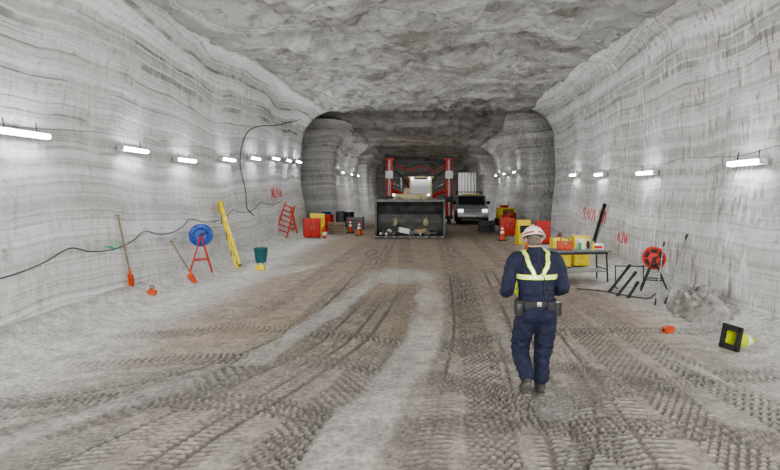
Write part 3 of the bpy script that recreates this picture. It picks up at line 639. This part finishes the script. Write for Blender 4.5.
# ------------------------------------------------ WORKER
WX,WY=1.245,6.0; WZ=fz(WX,WY)
root=bpy.data.objects.new('mine_worker',None); bpy.context.collection.objects.link(root); root.location=(WX,WY,WZ+.004)
nav=mat('navy_coverall',(.006,.009,.030),.85,var=.35,scale=25,bump=.3,dust=.004); skin=mat('skin',(.45,.25,.18),.55,var=.1); hair=mat('gray_brown_hair',(.10,.08,.065),.8,var=.4,scale=60)
bootm=mat('dusty_boot_leather',(.045,.04,.035),.8,var=.4); sole=mat('boot_sole',(.09,.085,.078),.9); refl=mat('silver_reflective',(.6,.62,.62),.35,.4,var=.05); hat=mat('hard_hat_white',(.62,.6,.55),.35,var=.12)
TR=[(.80,0,-.01,.12,.09),(.86,0,-.015,.175,.125),(.93,0,-.015,.192,.145),(1.0,0,-.005,.176,.13),(1.1,0,.0,.182,.132),(1.2,0,.01,.197,.138),(1.3,0,.02,.212,.142),(1.4,0,.035,.212,.132),(1.46,0,.045,.185,.11),(1.51,0,.055,.12,.085),(1.55,0,.065,.075,.075),(1.58,0,.07,.07,.07)]
mb=MB(); mb.rings(TR,nav,36,2.3)
mb.tube([(-.13,.045,1.455),(-.215,.04,1.43),(-.275,.01,1.29),(-.315,-.02,1.14)],[.07,.09,.078,.07],nav,16)
mb.tube([(-.315,-.02,1.14),(-.305,.09,1.09),(-.27,.2,1.08)],[.07,.062,.048],nav,16)
mb.tube([(.13,.045,1.455),(.215,.045,1.43),(.265,.02,1.29),(.285,-.005,1.15)],[.07,.09,.078,.07],nav,16)
mb.tube([(.285,-.005,1.15),(.26,.11,1.10),(.2,.22,1.11)],[.07,.062,.048],nav,16)
mb.tube([(-.095,-.01,.90),(-.13,.03,.70),(-.16,.065,.50),(-.145,-.01,.36),(-.122,-.085,.25)],[.124,.116,.096,.090,.080],nav,18)
mb.tube([(.095,-.01,.90),(.10,.02,.70),(.09,.04,.50),(.068,.03,.33),(.05,.015,.17)],[.124,.116,.096,.088,.080],nav,18)
mb.sph((-.08,-.07,.88),(.10,.09,.11),nav); mb.sph((.08,-.07,.88),(.10,.09,.11),nav)
mb.sph((-.09,-.045,1.36),(.09,.06,.1),nav); mb.sph((.09,-.045,1.36),(.09,.06,.1),nav); mb.torus((0,.06,1.545),.068,.02,nav,(0,.15,1))
me=remesh(mb,.011,6); 
n=len(me.vertices); co=np.empty(n*3); me.vertices.foreach_get('co',co); co=co.reshape(-1,3); no=np.empty(n*3); me.vertex_normals.foreach_get('vector',no); no=no.reshape(-1,3)
x_,y_,z_=co.T
amp=.010+.012*np.exp(-((z_-.5)/.1)**2)+.010*np.exp(-((z_-.24)/.09)**2)+.008*np.exp(-((z_-1.07)/.07)**2)+.010*np.exp(-((z_-1.12)/.08)**2)*(np.abs(x_)>.22)
fold=(1-np.abs(2*fbm(x_*7+3,y_*7,z_*17,3)-1)); co+=no*((fold-.75)*amp*2.2)[:,None]; co+=no*(.008*(fbm(x_*20,y_*20,z_*30,2)-.5))[:,None]
me.vertices.foreach_set('co',co.ravel()); me.update(); me.materials.clear(); me.materials.append(nav); link('coverall_body',me,root)
bvh=BVHTree.FromPolygons([Vector(c) for c in co],[tuple(p.vertices) for p in me.polygons])
def ribbon(name,guide,w,m,off_=.010,m2=None,nsub=40):
    mb=MB(); g=[Vector(p) for p in guide]; tot=[]
    for i in range(len(g)-1):
        for k in range(nsub//(len(g)-1)): tot.append(g[i].lerp(g[i+1],k/(nsub//(len(g)-1))))
    tot.append(g[-1]); pp=[]
    for p in tot:
        l,nn,_,_=bvh.find_nearest(p); nn=(p-l).normalized() if (p-l).length>.004 else nn; pp.append((l,nn))
    L0=[p[0].copy() for p in pp]
    for _ in range(3): L0=[L0[0]]+[(L0[i-1]+L0[i]*2+L0[i+1])/4 for i in range(1,len(L0)-1)]+[L0[-1]]
    Nn=[p[1].copy() for p in pp]
    for _ in range(4): Nn=[Nn[0]]+[(Nn[i-1]+Nn[i]+Nn[i+1]).normalized() for i in range(1,len(Nn)-1)]+[Nn[-1]]
    for (ww,oo,mm) in ((w,off_,m),)+(((w*.36,off_+.004,m2),) if m2 else ()):
        V=[];Fc=[];q=len(L0)
        for i in range(q):
            t=(L0[min(i+1,q-1)]-L0[max(i-1,0)]).normalized(); sd=t.cross(Nn[i]).normalized()
            for a,b_ in ((-1,1),(1,1),(1,-1),(-1,-1)): V.append(L0[i]+sd*a*ww/2+Nn[i]*(oo if b_>0 else oo-.008))
        for i in range(q-1):
            for j in range(4): Fc.append((i*4+j,i*4+(j+1)%4,(i+1)*4+(j+1)%4,(i+1)*4+j))
        Fc+= [(0,1,2,3),tuple((q-1)*4+j for j in range(4))]; mb.add(V,Fc,mm)
    return mb.done(name,parent=root)
for s in(-1,1):
    ribbon('harness_strap',[(s*.03,-.25,1.27),(s*.07,-.25,1.36),(s*.12,-.2,1.46),(s*.135,.03,1.60),(s*.12,.25,1.42),(s*.11,.3,1.2),(s*.10,.25,1.03)],.045,hiv,.014,refl,60)
def band(name,z0,ww,m,grow,m2=None,seg=64,tilt=0):
    mb=MB()
    for (hh,gr,mm) in ((ww,grow,m),)+(((ww*.36,grow+.004,m2),) if m2 else ()):
        V=[]
        for dz,g2 in ((-hh/2,0),(-hh/2,gr),(hh/2,gr),(hh/2,0)):
            z=z0+dz; zs=[t[0] for t in TR]; cx,cy,rx,ry=[np.interp(z,zs,[t[k] for t in TR]) for k in(1,2,3,4)]
            for j in range(seg):
                a=2*math.pi*j/seg;c=math.cos(a);d=math.sin(a); V.append((cx+(rx+g2)*math.copysign(abs(c)**(2/2.3),c),cy+(ry+g2)*math.copysign(abs(d)**(2/2.3),d),z+tilt*c))
        Fc=[(r*seg+j,r*seg+(j+1)%seg,((r+1)%4)*seg+(j+1)%seg,((r+1)%4)*seg+j) for r in range(4) for j in range(seg)]
        mb.add(V,Fc,mm)
    return mb.done(name,parent=root)
band('harness_chest_band',1.275,.05,hiv,.018,refl); band('tool_belt',1.0,.055,blk,.030)
mb=MB(); mb.box((-.195,-.06,.945),(.09,.11,.17),blk,bev=.02); mb.box((-.195,-.11,.95),(.06,.02,.09),dst,bev=.008); mb.box((-.12,-.145,.985),(.07,.05,.09),blk,bev=.015)
mb.cyl((.215,-.03,.86),(.215,-.03,1.0),.05,dst,seg=20); mb.cyl((.215,-.03,1.0),(.215,-.03,1.015),.052,stl,seg=20); mb.box((.13,-.15,.98),(.09,.05,.1),blk,bev=.015); mb.box((0,-.168,1.0),(.05,.02,.05),stl,bev=.006)
mb.done('belt_pouches',parent=root)
ribbon('cap_lamp_cord',[(.02,-.1,1.62),(.03,-.25,1.45),(.05,-.25,1.3),(.10,-.25,1.1),(.13,-.25,1.02)],.012,blk,.018)
piv=(0,.065,1.52); hrot=(-.36,0,.05)
mb=MB(); mb.tube([(0,-.01,-.06),(0,.0,.03),(0,.015,.10)],[.062,.058,.058],skin,18)
mb.sph((0,.025,.155),(.077,.097,.105),skin,seg=28); mb.sph((0,.06,.085),(.056,.062,.062),skin); mb.sph((0,.1,.045),(.03,.025,.022),skin)
mb.tube([(0,.118,.165),(0,.135,.135),(0,.138,.12)],[.009,.013,.016],skin,10); mb.sph((0,.115,.18),(.05,.012,.01),skin)
for s in(-1,1): mb.sph((s*.08,.01,.135),(.012,.022,.034),skin,rot=(0,0,s*.3)); mb.sph((s*.04,.09,.12),(.025,.02,.02),skin); mb.sph((s*.014,.128,.118),(.009,.009,.008),skin)
mb.sph((0,.118,.082),(.026,.01,.006),skin); mb.sph((0,.116,.07),(.022,.01,.007),skin)
me=remesh(mb,.0055,3); me.materials.clear(); me.materials.append(skin)
ht=bpy.data.objects.new('head_pivot',None); bpy.context.collection.objects.link(ht); ht.parent=root; ht.location=piv; ht.rotation_euler=hrot
link('head',me,ht)
mb=MB(); eyw=mat('eye_white',(.8,.8,.78),.3,var=.02); eyd=mat('eye_iris',(.05,.04,.03),.2)
for s in(-1,1):
    mb.sph((s*.032,.103,.152),.013,eyw,seg=12); mb.sph((s*.032,.113,.151),.006,eyd,seg=10); mb.tube([(s*.015,.12,.175),(s*.035,.118,.18),(s*.052,.105,.174)],.004,hair,6)
mb.sph((0,.124,.076),(.021,.007,.004),mat('lips',(.4,.15,.12),.5)); mb.done('face_features',parent=ht)
mb=MB(); mb.sph((0,.012,.155),(.083,.097,.100),hair,seg=28); mb.sph((0,-.03,.11),(.072,.052,.06),hair)
me=remesh(mb,.006,2); b=bmesh.new(); b.from_mesh(me); bmesh.ops.delete(b,geom=[v for v in b.verts if v.co.y>.035 and v.co.z<.21],context='VERTS'); b.to_mesh(me); b.free(); me.materials.clear(); me.materials.append(hair); link('hair',me,ht)
mb=MB(); V=[];Fc=[];n=40;rr=14
for i in range(rr+1):
    ph=i/rr*math.pi/2
    for j in range(n):
        a=2*math.pi*j/n; rad=math.cos(ph)**.8 if ph<1.57 else 0.0
        V.append((.112*rad*math.cos(a),.015+.132*rad*math.sin(a),.172+.122*math.sin(ph)))
for i in range(rr):
    for j in range(n): Fc.append((i*n+j,i*n+(j+1)%n,(i+1)*n+(j+1)%n,(i+1)*n+j))
mb.add(V,Fc,hat)
V=[];Fc=[]
for k,(e,dz) in enumerate(((.0,0.002),(.024,-.006),(.026,-.012),(0,-.004))):
    for j in range(n):
        a=2*math.pi*j/n; ex=e*(1+1.0*max(math.sin(a),0)); V.append(((.111+ex)*math.cos(a),.015+(.131+ex)*math.sin(a),.174+dz))
for k in range(4):
    for j in range(n): Fc.append((k*n+j,k*n+(j+1)%n,((k+1)%4)*n+(j+1)%n,((k+1)%4)*n+j))
mb.add(V,Fc,hat)
mb.tube([(0,-.085,.245),(0,-.04,.285),(0,.02,.302),(0,.08,.288),(0,.12,.245)],.012,hat,8)
V=[];Fc=[]
for k,(zz,g) in enumerate(((.186,.0045),(.206,.004))):
    sp_=math.asin((zz-.172)/.122); rad=math.cos(sp_)**.8
    for j in range(n): a=2*math.pi*j/n; V.append(((.112*rad+g)*math.cos(a),.015+(.132*rad+g)*math.sin(a),zz))
for j in range(n): Fc.append((j,(j+1)%n,n+(j+1)%n,n+j))
mb.add(V,Fc,mat('dark_red_band',(.25,.03,.02),.6)); mb.cyl((0,.135,.215),(0,.175,.215),.03,blk); mb.cyl((0,.175,.215),(0,.178,.215),.025,lamp); mb.box((0,-.122,.20),(.04,.02,.035),refl,bev=.004)
for s in(-1,1): mb.box((s*.110,.0,.205),(.012,.03,.03),refl)
mb.done('hard_hat',parent=ht)
def hand(wr,dirv,side,name):
    mb=MB(); d=Vector(dirv).normalized(); up=Vector((0,0,1)); lat=d.cross(up).normalized(); up=lat.cross(d)
    w=Vector(wr)
    def q(a,b_,c): return w+d*a+lat*b_+up*c
    mb.tube([q(-.04,0,0),q(.01,0,0)],[.03,.028],skin,12)
    for k in range(4):
        u=(-.03+.02*k); mb.tube([q(.0,0,u*.6),q(.085,0,u)],[.016,.0125],skin,10)
    ln=[.058,.072,.078,.070]
    cu=Vector((-side,0,0)); cu=(cu-d*cu.dot(d)).normalized()
    for k in range(4):
        u=(-.03+.02*k); l=ln[k]; b0=q(.085,0,u); b1=b0+d*l*.42+cu*l*.12; b2=b1+d*l*.2+cu*l*.32; b3=b2-d*l*.05+cu*l*.28
        mb.tube([b0,b1,b2,b3],[.0098,.0092,.0085,.0072],skin,10,4)
    t0=q(.02,0,.025); mb.tube([t0,t0+d*.03+cu*.02+up*.018,t0+d*.055+cu*.04+up*.015,t0+d*.075+cu*.05+up*.008],[.015,.0125,.011,.009],skin,10,4)
    me=remesh(mb,.0032,3); me.materials.clear(); me.materials.append(skin); link(name,me,root)
hand((-.262,.235,1.078),(.25,.9,.05),-1,'hand_left'); hand((.185,.25,1.113),(-.45,.85,.1),1,'hand_right')
mb=MB(); mb.torus((-.268,.21,1.08),.044,.012,nav,(.15,1,0)); mb.torus((.195,.23,1.11),.044,.012,nav,(-.35,1,0)); mb.done('sleeve_cuffs',parent=root)
def boot(name,ank,pitch,yaw=0):
    mb=MB(); mb.tube([(0,0,.19),(0,-.0,.08),(0,.0,.05)],[.055,.054,.052],bootm,16); mb.sph((0,-.025,.045),(.045,.058,.052),bootm); mb.sph((0,.07,.045),(.047,.1,.047),bootm); mb.sph((0,.15,.035),(.052,.07,.042),bootm); mb.box((0,.06,.02),(.08,.22,.04),bootm,bev=.015)
    me=remesh(mb,.007,3); me.materials.clear(); me.materials.append(bootm)
    e=bpy.data.objects.new(name,None); bpy.context.collection.objects.link(e); e.parent=root; e.location=ank; e.rotation_euler=(pitch,0,yaw); link('boot_upper',me,e)
    mb=MB(); n=32; V=[]
    for z in(-.014,.012):
        for j in range(n):
            a=2*math.pi*j/n; yy=.065+.155*math.sin(a); ww=.052*(1-.18*math.exp(-((yy-.03)/.05)**2)); V.append((ww*math.copysign(abs(math.cos(a))**.7,math.cos(a)),yy,z))
    mb.add(V,[tuple(range(n))[::-1],tuple(range(n,2*n))]+[(j,(j+1)%n,n+(j+1)%n,n+j) for j in range(n)],sole)
    for k in range(9):
        if k!=3: mb.box((0,-.06+k*.03,-.017),(.075,.014,.012),sole,bev=.003)
    mb.done('boot_sole',parent=e)
boot('boot_right',(.045,.01,.024),0,-.1)
boot('boot_left',(-.12,-.125,.135),-.62,.06)
# ------------------------------------------------ world, camera
w=bpy.data.worlds.new('World'); bpy.context.scene.world=w; w.use_nodes=True; w.node_tree.nodes['Background'].inputs[0].default_value=(.5,.52,.55,1); w.node_tree.nodes['Background'].inputs[1].default_value=.3
try: bpy.context.scene.view_settings.look='AgX - Medium High Contrast'
except Exception as e: print(e)
cd=bpy.data.cameras.new('camera'); cam=bpy.data.objects.new('camera',cd); bpy.context.collection.objects.link(cam)
cam.location=(0,0,CH); cam.rotation_euler=(math.radians(90),0,0); cd.sensor_width=36; cd.lens=36*F/780; cd.shift_x=-30/780; cd.shift_y=-45/780; cd.clip_end=300
bpy.context.scene.camera=cam
